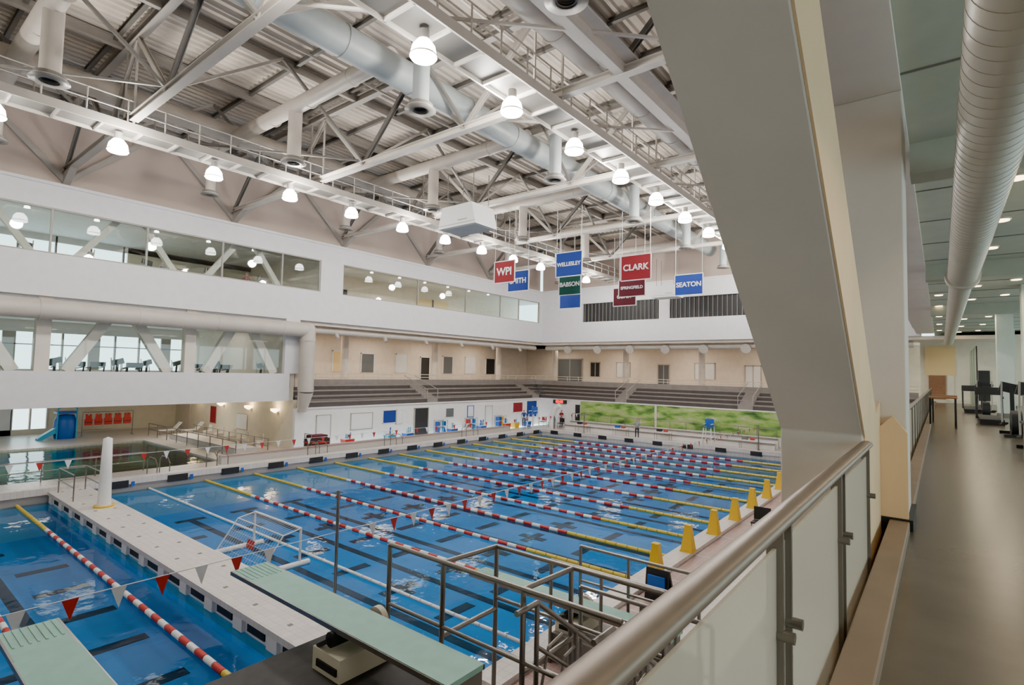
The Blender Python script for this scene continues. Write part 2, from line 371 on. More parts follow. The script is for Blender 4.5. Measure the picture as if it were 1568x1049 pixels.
for i,y in enumerate([-1,0.8,2.6,4.4,7.4,8.6,9.8,11,12.2,14.4,15.6,16.8,17.8]): machine(-35.9-(i%3)*1.9,y,4.2,rot=.2*(i%3),kind=i%2)
for i,y in enumerate([8,9.2,10.4,11.6,12.4,15,16.2,17.2,18]): machine(-42.5,y,4.2,rot=.1*(i%3),kind=(i+1)%2)
for i,y in enumerate([6,7.3,8.6,10,11.5,13.5,15,16.5,18.5,20]): machine(-36.6-(i%2)*1.2,y,10.2,rot=math.pi,kind=i%2)
person(-37.6,12.5,10.2,math.pi/2,SHIRT); person(-36.9,17.3,10.2,math.pi/2,BREDF)

du=MB('air_duct_round')
du.cyl((-33.35,-11.9,8.05),(-33.35,19.7,8.05),.48,DUCTW,seg=28)
for y in range(-10,20,4): du.cyl((-33.35,y,8.05),(-33.35,y+.08,8.05),.5,DUCTW,seg=28)
du.ball((-33.35,19.9,8.05),.5,DUCTW,seg=28)
du.cyl((-33.35,19.9,8.05),(-33.35,19.9,3.9),.5,DUCTW,seg=28); du.cyl((-33.35,19.9,3.9),(-33.7,19.9,2.6),.5,DUCTW,r2=.3,seg=28)
for z in(7.3,5.6,4.1): du.cyl((-33.35,19.9,z),(-33.35,19.9,z+.08),.53,DUCTW,seg=28)
du.done()

# ---------------------------------------------------------------- alcove
al=MB('wall_alcove')
al.box(-54,-34.35,19.6,19.9,0,3.3,CREAM)
al.box(-54.3,-54,-12,20,2.9,4.3,CREAM); al.box(-54.3,-54,10.7,19.9,0,2.9,CREAM); al.box(-54.3,-54,5.5,8.6,0,2.9,WHITE2); al.box(-54.3,-54,-12,10.7,0,.4,CREAM)
for y in(-12,-9,-6,-3,0,3,5.4,8.55,9.6,10.6): al.box(-54.3,-54,y,y+.12,.4,2.9,STEELW)
al.box(-54.3,-54,-12,5.5,1.7,1.78,STEELW)
al.box(-54,-34.35,-12,19.6,3.3,3.5,WHITE)
al.done()
for X in(-49,-44.5,-40,-36.2):
    s=MB('wall_sconce'); s.box(X-.12,X+.12,19.45,19.6,2.3,2.55,STEEL); s.lathe((X,19.35,2.5),[(.05,-.15),(.28,0),(.3,.12)],WARMG); s.done()
    l=bpy.data.lights.new('sconce_light','POINT'); l.energy=35; l.color=(1,.8,.5); l.shadow_soft_size=.2
    o=bpy.data.objects.new('sconce_light',l); o.location=(X,19.1,2.8); S.collection.objects.link(o)
for X,wd,z0,z1,mm in((-46.8,1.0,.9,2.2,BREDF),(-42.2,1.6,.8,1.9,WHP),(-52,1.2,0,2.2,TANW)):
    p=MB('alcove_notice_board'); p.box(X,X+wd,19.54,19.6,z0,z1,mm); p.box(X-.05,X+wd+.05,19.56,19.6,z0-.05,z1+.05,STEEL); p.done()
sl=MB('water_play_slide')
sl.lathe((-50,10.9,0),[(.6,0),(.7,.6),(.65,1.3),(.5,1.7),(.0,1.75)],BLUE,seg=20); sl.box(-50.5,-49.5,10.3,11.5,1.8,1.95,BLUE)
for q in(10.35,11.45): sl.cyl((-49.5,q,0),(-49.5,q,2.2),.05,CYAN)
sl.path([(-49.5,10.35,2.2),(-49.5,10.9,2.45),(-49.5,11.45,2.2)],.05,CYAN)
sl.prism_x([(10.4,.5),(10.4,.9),(9.6,.35),(9.3,.1),(9.3,0),(9.6,0)],-50.1,-49.5,CYAN); sl.done()
# rack of red life jackets
lj=MB('life_jacket_rack')
for y in(11.9,15.1):
    lj.cyl((-50,y,0),(-50,y,1.85),.03,STAIN,seg=8); lj.cyl((-50.3,y,.03),(-49.7,y,.03),.03,STAIN,seg=8)
lj.cyl((-50,11.9,1.82),(-50,15.1,1.82),.03,STAIN,seg=8); lj.cyl((-50,11.9,.5),(-50,15.1,.5),.025,STAIN,seg=8)
for i in range(5):
    y=12.25+i*.62
    lj.prism_x([(y-.24,.85),(y+.24,.85),(y+.26,1.25),(y+.19,1.4),(y+.2,1.66),(y+.08,1.7),(y,1.5),(y-.08,1.7),(y-.2,1.66),(y-.19,1.4),(y-.26,1.25)],-50.09,-49.92,RED)
    lj.box(-49.93,-49.90,y-.24,y+.24,1.05,1.1,DARK); lj.cyl((-50,y,1.55),(-50,y,1.8),.012,STAIN,seg=5)
lj.done()
rl=MB('alcove_ramp_railing')
for z in(.5,.95): rl.cyl((-33.6,15.6,z),(-48,15.6,z),.03,STAIN,seg=8)
for i in range(9): rl.cyl((-33.6-i*1.8,15.6,0),(-33.6-i*1.8,15.6,.95),.03,STAIN,seg=8)
for z in(.5,.95): rl.cyl((-33.6,17.6,z),(-45,17.6,z),.03,STAIN,seg=8)
for i in range(7): rl.cyl((-33.6-i*1.8,17.6,0),(-33.6-i*1.8,17.6,.95),.03,STAIN,seg=8)
rl.box(-45,-34.6,16,17.4,0,.35,CURBT)
for i in range(5):
    X=-37-i*2; rl.box(X,X+.5,18.3,18.8,0,.45,STEELW); rl.box(X,X+.5,18.75,18.8,.45,.9,STEELW)
rl.done()
ra=MB('leisure_pool_railing')
for z in(.5,.95): ra.cyl((-32.6,-8,z),(-32.6,10.5,z),.025,STAIN,seg=8)
for i in range(10): ra.cyl((-32.6,-8+i*2.05,0),(-32.6,-8+i*2.05,.95),.025,STAIN,seg=8)
ra.done()
for i,(X,Y) in enumerate([(-48.5,16.3),(-47.6,17.6)]):
    c=MB('lounge_chair'); c.box(X,X+.6,Y,Y+1.1,.3,.36,WHP); c.beam((X+.3,Y+1.1,.34),(X+.3,Y+1.6,.9),.6,.05,WHP)
    for q in(.03,.55):
        for p_ in(.05,1.05): c.cyl((X+q,Y+p_,0),(X+q,Y+p_,.3),.02,STAIN,seg=6)
    c.done()

# ---------------------------------------------------------------- bleachers & concourse
bl=MB('bleacher_seating')
steps=[(0,2.75,3.15),(.75,2.75,3.5),(1.5,2.75,3.85),(2.25,2.75,4.2)]
for d,z0,z1 in steps:
    bl.box(-34-d-.75,-34-d,19.95,48+d,z0,z1,GREYD); bl.box(-34-d-.12,-34-d+.03,19.95,48+d,z1-.04,z1+.02,GREYM)
    bl.box(-34-d-.5,-34-d-.2,20.1,47.5+d,z1,z1+.06,GREYM)
    bl.box(-34-d,-1.3,48+d,48+d+.75,z0,z1,GREYD); bl.box(-34-d,-1.3,48+d-.03,48+d+.12,z1-.04,z1+.02,GREYM)
    bl.box(-33.5-d,-1.5,48+d+.2,48+d+.5,z1,z1+.06,GREYM)
for Y in(31.5,46.5):
    for i,(d,z0,z1) in enumerate(steps):
        bl.box(-34.0-d-.4,-34-d+.04,Y,Y+1.2,z0,z1+.03,GREYM); bl.box(-34.0-d+.04,-34-d+.3,Y,Y+1.2,z0,z1-.17,GREYM) if d else None
for X in(-25,-13.5):
    for d,z0,z1 in steps:
        bl.box(X,X+1.2,48+d-.04,48+d+.4,z0,z1+.03,GREYM)
        if d: bl.box(X,X+1.2,48+d-.3,48+d-.04,z0,z1-.17,GREYM)
bl.box(-37.1,-37,19.95,51,4.2,4.65,GREYM); bl.box(-37,-1.3,51,51.1,4.2,4.65,GREYM)
bl.box(-34.0,-33.9,19.95,48,2.7,2.8,WHITE2); bl.box(-34,-1.3,47.9,48,2.7,2.8,WHITE2)
bl.done()
br=MB('bleacher_railing')
for z in(4.85,5.1): br.cyl((-37.05,19.95,z),(-37.05,51,z),.03,TANW,seg=8); br.cyl((-37.05,51.05,z),(-1.3,51.05,z),.03,TANW,seg=8)
for i in range(22): br.cyl((-37.05,20+i*1.45,4.65),(-37.05,20+i*1.45,5.1),.025,TANW,seg=6)
for i in range(25): br.cyl((-36.9+i*1.45,51.05,4.65),(-36.9+i*1.45,51.05,5.1),.025,TANW,seg=6)
for Y in(31.5,32.7): br.path([(-34,Y,3.15),(-34,Y,3.9),(-37,Y,5.0)],.03,STEEL,seg=8)
for X in(-25,-23.8,-13.5,-12.3): br.path([(X,48,3.15),(X,48,3.9),(X,51,5.0)],.03,STEEL,seg=8)
br.cyl((-34.05,19.95,3.3),(-34.05,48,3.3),.02,STEEL,seg=6)
br.done()
cc=MB('floor_concourse'); cc.box(-42,-37.1,19.9,56,3.9,4.2,CREAM); cc.box(-42,8,51.1,56,3.9,4.2,CREAM)
cc.box(-42,-34.3,19.9,56,8.5,8.75,TANW); cc.box(-42,8,48.3,56,8.5,8.75,TANW); cc.done()
cw=MB('wall_concourse'); cw.box(-42.3,-42,19.6,56,4.2,8.5,TANW); cw.box(-42,-1,56,56.3,4.2,8.5,TANW); cw.box(-42,-34.3,19.65,19.9,4.2,8.5,TANW); cw.done()
for i,(y,wd,z0,z1,mm) in enumerate([(23.2,1.8,5.2,7.1,DARK),(27.5,1.6,5.2,7.0,YPANEL),(30.5,1.4,5.2,6.9,SCREEN),(34.6,1.4,5.2,7.0,WHITE),(37.8,1.2,4.2,6.8,DARK),(41,1.4,5.2,7.0,SCREEN),(44.5,1.6,5.2,7.0,WHITE),(48,1.6,5.2,7.0,DARK)]):
    d=MB('window_%d'%(i+10)); d.box(-42,-41.92,y,y+wd,z0,z1,mm)
    for q in(y-.06,y+wd-.02): d.box(-42,-41.88,q,q+.08,z0,z1+.08,WHITE)
    d.box(-42,-41.88,y-.06,y+wd+.06,z1,z1+.08,WHITE); d.done()
for i,(x_,wd,z0,z1,mm) in enumerate([(-37,3.4,4.2,7.2,SCREEN),(-32.4,1.2,5.2,6.8,DARK),(-29,1.6,5.2,6.8,WHITE),(-24,1.2,4.2,6.6,SCREEN),(-20,2,5.2,6.8,WHITE),(-15,1.4,4.2,6.6,WHITE),(-11,2,5.2,6.8,SCREEN)]):
    d=MB('window_%d'%(i+20)); d.box(x_,x_+wd,55.92,56,z0,z1,mm)
    for q in(x_-.06,x_+wd-.02,x_+wd/2-.03): d.box(q,q+.08,55.88,56,z0,z1+.08,STEEL)
    d.box(x_-.06,x_+wd+.06,55.88,56,z1,z1+.08,STEEL); d.done()
for X,Y in [(-38,26),(-38,36),(-38,45.6),(-35.5,53),(-26,52.2),(-18,52.2),(-10,52.2)]:
    c=MB('concourse_column'); c.cyl((X,Y,4.2),(X,Y,8.5),.3,TANW,seg=20); c.cyl((X,Y,8.2),(X,Y,8.5),.4,TANW,seg=20); c.done()
cd=MB('concourse_duct'); cd.cyl((-34.9,20.5,8.2),(-34.9,48,8.2),.25,DUCTW,seg=16); cd.cyl((-34,49,8.2),(-1.5,49,8.2),.25,DUCTW,seg=16)
for i in range(6):
    cd.cyl((-34.9,23+i*4.4,8.2),(-34.5,23+i*4.4,7.7),.14,DUCTW,seg=12)
for i in range(8): cd.cyl((-31+i*3.6,49,8.15),(-31+i*3.6,48.5,7.95),.36,DUCTW,r2=.42,seg=18)
cd.done()
mu=MB('wall_mural'); mu.box(-28.9,-1.6,47.93,48,.75,2.7,MUR); mu.box(-20.9,-20.7,47.9,48,.6,2.75,STEELW); mu.done()

def onleft(name,y,wd,z0,z1,mm,frame=WHP,t=.06):
    o=MB(name); o.box(-34,-34+t*.6,y,y+wd,z0,z1,mm)
    for q in(y-.04,y+wd-.02): o.box(-34,-34+t,q,q+.06,z0,z1+.04,frame)
    for q in(z0,z1): o.box(-34,-34+t,y-.04,y+wd+.04,q,q+.05,frame)
    return o.done()
onleft('whiteboard',24.0,1.9,1.0,2.2,WHP,STEEL)
onleft('wall_poster',26.9,1.3,1.3,2.3,BBLUE)
onleft('wall_poster',28.2,.6,1.2,2.3,WHP)
onleft('door_1',30.1,1.5,0.0,2.35,DARK,STEEL,.12)
onleft('door_2',21.2,1.1,0,2.2,WHITE,STEEL)
onleft('wall_poster',33.7,1.0,1.4,2.2,SCREEN)
onleft('wall_poster',36.5,.8,1.3,2.3,WHP,BLUE)
onleft('door_3',39.0,1.0,0,2.2,WHITE,STEEL)
onleft('wall_flag',43.2,1.6,1.4,2.4,BREDF)
onleft('record_board',45.5,1.8,.8,2.5,BBLUE)
for y,c1 in((23.0,RED),(26.8,CYAN),(28.6,BLUE),(33.6,BLUE),(35.2,WHP),(37.4,BLUE),(41,RED),(42.4,YEL),(44.4,BLUE)):
    o=MB('equipment_bin'); o.prism_x([(y,0),(y+.6,0),(y+.7,.5),(y-.1,.5)],-33.6,-33.0,c1); o.box(-33.62,-32.98,y-.12,y+.72,.5,.55,WHP)
    for q in(.15,.3,.5): o.cyl((-33.3,y+q,.5),(-33.25,y+q,.8+.3*random.random()),.05,random.choice([WHP,BLUE,CYAN]),seg=8)
    o.done()
# racks of kickboards / hula rings along the left wall
for y0,cols in((32.2,(BLUE,WHP,CYAN,BLUE)),(36.0,(RED,WHP,BLUE,CYAN)),(40.2,(BLUE,BLUE,YEL,WHP))):
    k_=MB('kickboard_rack')
    for X in(-33.8,-33.3):
        for Y in(y0,y0+1.1): k_.cyl((X,Y,0),(X,Y,1.3),.02,STAIN,seg=6)
    for z in(.25,.75,1.25):
        for X in(-33.8,-33.3): k_.cyl((X,y0,z),(X,y0+1.1,z),.015,STAIN,seg=6)
    for j,cx in enumerate(cols):
        for z in(.27,.77): k_.box(-33.78,-33.32,y0+.1+j*.25,y0+.2+j*.25,z,z+.4,cx)
    k_.done()
ct=MB('rescue_equipment_cart'); ct.box(-33.3,-32.3,19.9,21.2,.25,.85,DARK); ct.box(-33.32,-32.28,19.88,21.22,.55,.62,RED); ct.box(-33.2,-32.4,20,21.1,.85,1.05,MAR)
for X in(-33.1,-32.5):
    for Y in(20.1,21): ct.cyl((X-.04,Y,.14),(X+.04,Y,.14),.14,DARK)
ct.beam((-32.4,19.9,.3),(-32.4,19.9,1.15),.04,.04,STAIN); ct.beam((-33.2,19.9,.3),(-33.2,19.9,1.15),.04,.04,STAIN); ct.cyl((-33.2,19.9,1.15),(-32.4,19.9,1.15),.025,STAIN); 
ct.box(-33.15,-32.45,19.95,21.15,.12,.25,DARK); ct.done()
lc=MB('led_pace_clock'); lc.box(-32.2,-30.6,47.8,48,2.3,2.7,DARK); lcO=lc.done(); text('digits','88:88',(-31.4,47.78,2.5),.42,LEDR,lcO)
sd=MB('far_deck_tube_slide'); sd.cyl((-29.6,44.2,0),(-29.6,44.2,2.2),.06,STAIN)
sd.path([(-29.9,44.2,.1),(-29.9,44.2,1.2),(-29.5,44.2,2.0),(-29,44.2,2.4)],.25,WHP,seg=12); sd.done()
dk=MB('door_4'); dk.box(-29.5,-29.0,47.9,48,0,2.3,DARK); dk.done()
for i in range(3):
    c=MB('deck_chair'); X=-32.6+i*1.1
    for q in(0,.5):
        for p in(0,.45): c.cyl((X+q,46+p,0),(X+q,46+p,.45 if p==0 else .9),.02,STAIN,seg=6)
    c.box(X-.03,X+.53,45.97,46.48,.43,.48,[RED,BLUE,DARK][i]); c.box(X-.03,X+.53,46.43,46.48,.55,.95,[RED,BLUE,DARK][i]); c.done()
for X,Y in((-31.3,43.0),(-14.5,43.6)):
    c=MB('lifeguard_chair')
    for sx in(-.4,.4):
        c.beam((X+sx,Y-.5,0),(X+sx*.7,Y-.25,1.5),.06,.06,WHP); c.beam((X+sx,Y+.5,0),(X+sx*.7,Y+.3,2.2),.06,.06,WHP); c.cyl((X+sx*.75,Y-.3,1.75),(X+sx*.75,Y+.3,1.75),.03,WHP)
    for z in(.4,.8,1.2): c.cyl((X-.38,Y-.5+z*.16,z),(X+.38,Y-.5+z*.16,z),.025,WHP)
    c.box(X-.35,X+.35,Y-.3,Y+.3,1.45,1.5,BLUE); c.box(X-.35,X+.35,Y+.25,Y+.3,1.55,2.15,BLUE); c.done()
for X,Y,m1 in((-26.5,44.4,DARK),(-22.5,44.3,BLUE),(-18.6,44.4,DARK),(-11.6,44.2,STEELD)):
    c=MB('deck_equipment_table'); c.box(X-.7,X+.7,Y-.3,Y+.3,.7,.74,WHP)
    for q in(-.65,.65):
        for p in(-.25,.25): c.cyl((X+q,Y+p,0),(X+q,Y+p,.7),.02,STAIN,seg=6)
    c.box(X-.5,X-.1,Y-.2,Y+.15,.74,.95,m1); c.box(X+.1,X+.4,Y-.15,Y+.15,.74,.88,RED); c.done()
person(-33.0,43.8,0,.6,BBLUE); person(-30.6,47.0,0,0,BREDF); person(-20.6,43.6,0,.3,SHIRT)

# ---------------------------------------------------------------- roof structure
YT=[-9.5,-1.3,6.9,15.2,23.1,31.4,39.6]
for Y in YT:
    t=MB('roof_truss')
    t.ibeam((-34.5,Y,15.2),(-1.5,Y,15.2),.30,.28,STEELW if Y>10 else STEEL); t.ibeam((-34.5,Y,18.55),(-1.5,Y,18.55),.3,.35,STEEL)
    n=5; dx=33/n
    for i in range(n):
        x0=-34.5+i*dx; x1=x0+dx; xm=(x0+x1)/2
        t.ibeam((x0,Y,15.25),(xm,Y,18.4),.17,.17,STEEL if i%2 else STEELD,up=(0,1,0)); t.ibeam((x1,Y,15.25),(xm,Y,18.4),.17,.17,STEEL,up=(0,1,0))
    t.prism_y([(-34.5,14.35),(-34.5,15.1),(-33.0,15.1)],Y-.15,Y+.15,STEEL)
    t.done()
pu=MB('roof_purlin')
for i in range(9):
    X=-34.4+i*33/8; pu.ibeam((X,-12,18.65),(X,48.5,18.65),.2,.4,STEEL)
y=-10
while y<48: pu.ibeam((-34.5,y,18.8),(-1.5,y,18.8),.15,.22,STEELD); y+=2.75
pu.done()
bc=MB('roof_bracing')
for i in range(len(YT)-1):
    y0,y1=YT[i],YT[i+1]
    for X in(-27.9,-21.3,-14.7,-5.6):
        bc.beam((X,y0,15.3),(X,(y0+y1)/2,18.4),.11,.11,STEEL); bc.beam((X,y1,15.3),(X,(y0+y1)/2,18.4),.11,.11,STEELD)
    bc.beam((-27.9,y0,15.4),(-21.3,y1,15.4),.08,.08,STEELD); bc.beam((-13.9,y0,15.4),(-5.6,y1,15.4),.08,.08,STEELW)
for Y in YT:
    bc.beam((-34.4,Y-.1,14.5),(-34.4,Y+4.0,18.5),.2,.25,STEEL); bc.beam((-34.4,Y+.1,14.5),(-34.4,Y-4.0,18.5),.2,.25,STEEL)
for X in(-31.5,-29,-19.5,-12.4,-4.5,-3.2): bc.cyl((X,-12,18.0),(X,48,18.0),.05,STEELW,seg=8)
bc.done()
for X0,mm in((-25.3,STEEL),(-10.7,STEELW)):  # second catwalk in paler steel: its lit look is put into the colour
    c=MB('catwalk')
    c.box(X0-.55,X0+.55,-11.9,47.9,14.78,14.84,STEELD)
    for s in(-.6,.6):
        c.box(X0+s-.03,X0+s+.03,-11.9,47.9,14.66,14.98,mm)
        for z in(15.4,15.85): c.cyl((X0+s,-11.9,z),(X0+s,47.9,z),.03,mm,seg=6)
        y=-11.5
        while y<48: c.cyl((X0+s,y,14.9),(X0+s,y,15.85),.03,mm,seg=6); y+=1.3
    y=-11
    while y<47.8: c.box(X0-.6,X0+.6,y,y+.08,14.66,14.78,mm); y+=1.3
    for Y in YT:
        for s in(-.6,.6): c.beam((X0+s,Y,14.9),(X0+s,Y,18.4),.07,.07,mm)
    c.cyl((X0-.9,-11.9,15.0),(X0-.9,47.9,15.0),.06,mm,seg=8)
    c.done()
c=MB('light_trough'); c.box(-8.0,-7.7,-11.9,47.9,15.1,15.45,STEELW); c.box(-8.4,-7.3,-11.9,47.9,15.45,15.52,STEELW); c.done()
lampco=[]
for X,ys in((-25.3,[-.6+3.6*k for k in range(13)]),(-10.7,[1.9,5.6,9.4,13.2,17.0,20.8,24.5,28.3,32.1,35.9,39.7,43.5])):
    for y in ys:
        l=MB('high_bay_lamp')
        l.cyl((X,y,14.38),(X,y,14.66),.15,STEELD,seg=14)
        l.lathe((X,y,13.88),[(.0,.0),(.33,.0),(.36,.06),(.31,.32),(.18,.5),(.0,.51)],LAMP,seg=20)
        l.lathe((X,y,13.88),[(.37,.05),(.37,.09)],STEELW,seg=20); l.done()
        lampco.append((X,y))
for i,(X,y) in enumerate(lampco):
    if i%2==0:
        l=bpy.data.lights.new('lamp_light','POINT'); l.energy=1600 if X<-20 else 1850; l.shadow_soft_size=.3; l.color=(1,.95,.875)
        o=bpy.data.objects.new('lamp_light',l); o.location=(X+(.95 if X<-20 else -.95),y,13.9 if X<-20 else 14.4); S.collection.objects.link(o)
rd=MB('roof_supply_duct')
rd.cyl((-15.5,-11.9,16.5),(-15.5,47,16.5),.55,DUCT,seg=28); rd.cyl((-8.9,-11.9,16.1),(-8.9,47,16.1),.55,DUCTW,seg=28)
for y in range(-11,46,3):
    for X,z,mm in((-15.5,16.5,DUCT),(-8.9,16.1,DUCTW)): rd.cyl((X,y,z),(X,y+.07,z),.58,mm,seg=28)
rd.cyl((-27.8,-11.9,17.2),(-27.8,47,17.2),.45,DUCTW,seg=24)
rd.done()
def diffuser(X,y,z,ztop,r=.36):
    d=MB('duct_drop_diffuser'); d.cyl((X,y,z+.2),(X,y,ztop),r*.8,DUCT if X>-20 else DUCTW,seg=22)
    for k2 in range(4): d.lathe((X,y,z+.05*k2),[(r*(1.35-.22*k2)*.55,-.02),(r*(1.5-.12*k2),.0),(r*(1.35-.12*k2),.04)],STEEL if k2%2 else STEELD,seg=26)
    d.cyl((X,y,z+.12),(X,y,z+.2),r*1.2,STEELD,seg=22)
    d.done()
for k2 in range(6):
    y=3.85+8.3*k2
    diffuser(-22.1,y,14.5,17.0); diffuser(-30,y-.2,14.5,16.9,.3)
    if k2: diffuser(-13.9,y,14.5,16.6)
    b_=MB('branch_duct'); b_.cyl((-15.5,y,17.0),(-30.0,y-.1,17.0),.33,DUCTW,seg=18)
    for X in(-18,-21,-24,-27): b_.cyl((X,y,17.0),(X+.07,y,17.0),.36,DUCTW,seg=18)
    b_.done()
diffuser(-6.9,10.5,14.5,16.5)
def cluster(X,Y,z,sx,sy,sz):
    c=MB('hanging_speaker_cluster')
    c.prism_y([(X-sx/2,z),(X-sx/2*.8,z+sz),(X+sx/2*.8,z+sz),(X+sx/2,z),(X+sx/2,z-.12),(X-sx/2,z-.12)],Y-sy/2,Y+sy/2,WHP)
    c.box(X-sx/2+.1,X+sx/2-.1,Y-sy/2+.1,Y+sy/2-.1,z-.15,z-.12,STEELW)
    c.box(X-sx/2,X+sx/2,Y-sy/2-.01,Y-sy/2+.02,z+.0,z+.03,STEEL)
    c.box(X+.1,X+.7,Y-sy/2-.02,Y-sy/2+.02,z+.15,z+.2,STEEL)
    for s in(-1,1):
        for q in(-1,1): c.cyl((X+s*sx*.35,Y+q*sy*.35,z+sz),(X+s*sx*.35,Y+q*sy*.35,15.4),.02,STEELD,seg=6)
    c.done()
cluster(-18.5,19.5,12.75,2.5,1.6,.95); cluster(-18,43.7,12.2,2.2,1.4,.85)
def banner(txt,X,Y,Z,wd,h,mm,ts,hm=15.1):
    z=Z+5.6; bN=MB('team_banner'); bN.box(X-wd/2,X+wd/2,Y-.01,Y+.01,z-h/2,z+h/2,mm)
    e=.05
    for q in(-1,1):
        bN.box(X-wd/2-.01,X+wd/2+.01,Y-.02,Y+.02,z+q*h/2-e/2,z+q*h/2+e/2,WHP)
        bN.box(X+q*wd/2-e/2,X+q*wd/2+e/2,Y-.02,Y+.02,z-h/2,z+h/2,WHP)
        bN.cyl((X+q*wd/2*.95,Y,z+h/2),(X+q*wd/2*.95,Y,hm),.012,WHP,seg=5)
    o=bN.done()
    if txt: text('lettering',txt,(X,Y-.03,z),ts,WHP,o)
banner('WPI',-19.55,23.8,5.69,1.5,1.25,BREDF,.62)
banner('SMITH',-20.1,25.8,5.5,1.6,1.25,BBLUE,.45)
banner('WELLESLEY',-16.6,26,6.2,1.75,1.4,BBLUE,.31)
banner('BABSON',-18.1,28.5,5.5,1.6,1.3,BGRN,.38)
banner('',-19.9,31.4,5.0,1.7,1.2,BBLUE,.4)
banner('CLARK',-13.6,28.4,6.1,1.85,1.45,BREDF,.5)
banner('SPRINGFIELD',-15.1,31,5.4,1.8,1.1,MAR,.26)
banner('COAST',-17,33.8,5.3,1.7,1.25,MAR,.35)
banner('SEATON',-11.7,31.6,5.4,1.7,1.25,BBLUE,.40)

# ---------------------------------------------------------------- lane ropes
for Y in [9.65+2.5*k for k in range(13)]+[5.0,2.7,.3]:
    r_=MB('lane_rope'); x=-29.2; i=0; zr=WZ+.05
    allw=abs(Y-9.65)<.1
    while x<-6.9:
        if x<-24.8 or x>-11.1: mm=YELR
        else: mm=RED if i%2 else WHP
        if allw: mm=WHP
        L=.40; rr=.066 if not allw else .045
        r_.cyl((x,Y,zr),(x+L*.94,Y,zr),rr,mm,seg=8); x+=L; i+=1
    r_.cyl((-29.4,Y,zr),(-6.6,Y,zr),.02,STAIN,seg=5)
    r_.done()
for X,y0,y1,z in((-10.4,-6,41.5,2.0),(-25,-6,41.5,2.0)):
    fg=MB('backstroke_flag_line'); fg.cyl((X,y0,z),(X,y1,z),.008,WHP,seg=4)
    y=y0+.3;i=0
    while y<y1-.3:
        if not(6.0<y<7.4):
            fg.add([(X,y,z),(X,y+.22,z),(X+.03,y+.11,z-.32)],[(0,1,2)],RED if i%2 else WHP)
        y+=.62 if X>-20 else .8;i+=1
    fg.done()
for X,Y,h in((-10.4,7.1,2.9),(-10.4,41.6,2.1),(-25,41.6,2.1)):
    p=MB('flag_pole'); z0=.14 if Y<10 else .28; Y2=Y+(.5 if Y>10 else 0)
    p.cyl((X,Y2,z0),(X,Y2,h),.035,STAIN,seg=10); p.cyl((X,Y2,z0),(X,Y2,z0+.06),.1,STAIN); p.done()
bk=MB('pool_bulkhead')
bk.box(-29.3,-6.7,5.95,7.35,.0,.14,CURBT); bk.box(-29.3,-6.7,6.06,7.24,-.55,0,WHITE2)
x=-29.1
while x<-7.5:
    bk.box(x,x+.42,5.97,6.07,-.3,.0,WHITE2); bk.box(x+.55,x+1.3,6.03,6.07,-.24,-.04,DARK); bk.box(x+.55,x+1.3,7.23,7.27,-.24,-.04,DARK)
    bk.box(x+.2,x+.3,6.3,6.4,.14,.145,STEELD); bk.box(x+.2,x+.3,6.9,7.0,.14,.145,STEELD); x+=1.5
bk.done()
st=MB('flag_stanchion'); st.lathe((-24.9,6.75,.14),[(.26,0),(.22,.1),(.19,1.2),(.15,2.55),(.0,2.62)],WHP,seg=20); st.cyl((-24.9,6.75,.14),(-24.9,6.75,.2),.34,YEL); st.done()
rp=MB('bulkhead_guard_rail')
for X in(-28.8,-26.6): 
    for Y in(6.2,7.1): rp.cyl((X,Y,.14),(X,Y,1.15),.025,STAIN,seg=8)
for z in(.65,1.15):
    for Y in(6.2,7.1): rp.cyl((-28.8,Y,z),(-26.6,Y,z),.025,STAIN,seg=8)
    rp.cyl((-28.8,6.2,z),(-28.8,7.1,z),.025,STAIN,seg=8)
rp.done()
for Y in (10.2,13,19,25,33):
    g=MB('pool_ladder_handrail')
    for q in(0,.55): g.path([(-31.3,Y+q,0),(-31.3,Y+q,.75),(-31.0,Y+q,.92),(-30.3,Y+q,.92),(-30.0,Y+q,.7),(-30.0,Y+q,.0)],.025,STAIN,seg=8)
    g.done()
wg=MB('water_polo_goal')
x0,x1,Y=-17.9,-15.1,9.05; W0=WZ+.03
wg.path([(x0,Y,W0),(x0,Y,.75),(x1,Y,.75),(x1,Y,W0)],.035,WHP); 
for X in(x0,x1): 
    wg.path([(X,Y,.75),(X,Y-.55,.65),(X,Y-1.2,-.25)],.02,WHP,seg=8); wg.cyl((X,Y+.3,W0),(X,Y-1.3,W0),.09,WHP,seg=12)
wg.cyl((x0,Y-1.2,W0),(x1,Y-1.2,W0),.07,WHP,seg=12); wg.cyl((x0,Y-.55,.65),(x1,Y-.55,.65),.018,WHP,seg=6)
for i in range(21):
    X=x0+i*.14; wg.cyl((X,Y-.55,.65),(X,Y-1.2,-.25),.005,WHP,seg=3); wg.cyl((X,Y,.75),(X,Y-.55,.65),.005,WHP,seg=3)
for i in range(7):
    t_=i/6; wg.cyl((x0,Y-.55-.65*t_,.65-.9*t_),(x1,Y-.55-.65*t_,.65-.9*t_),.005,WHP,seg=3)
wg.add([(x0+1.2,Y-.8,.3),(x0+1.65,Y-.8,.3),(x0+1.65,Y-.85,.05),(x0+1.2,Y-.85,.05)],[(0,1,2,3)],RED)
wg.done()
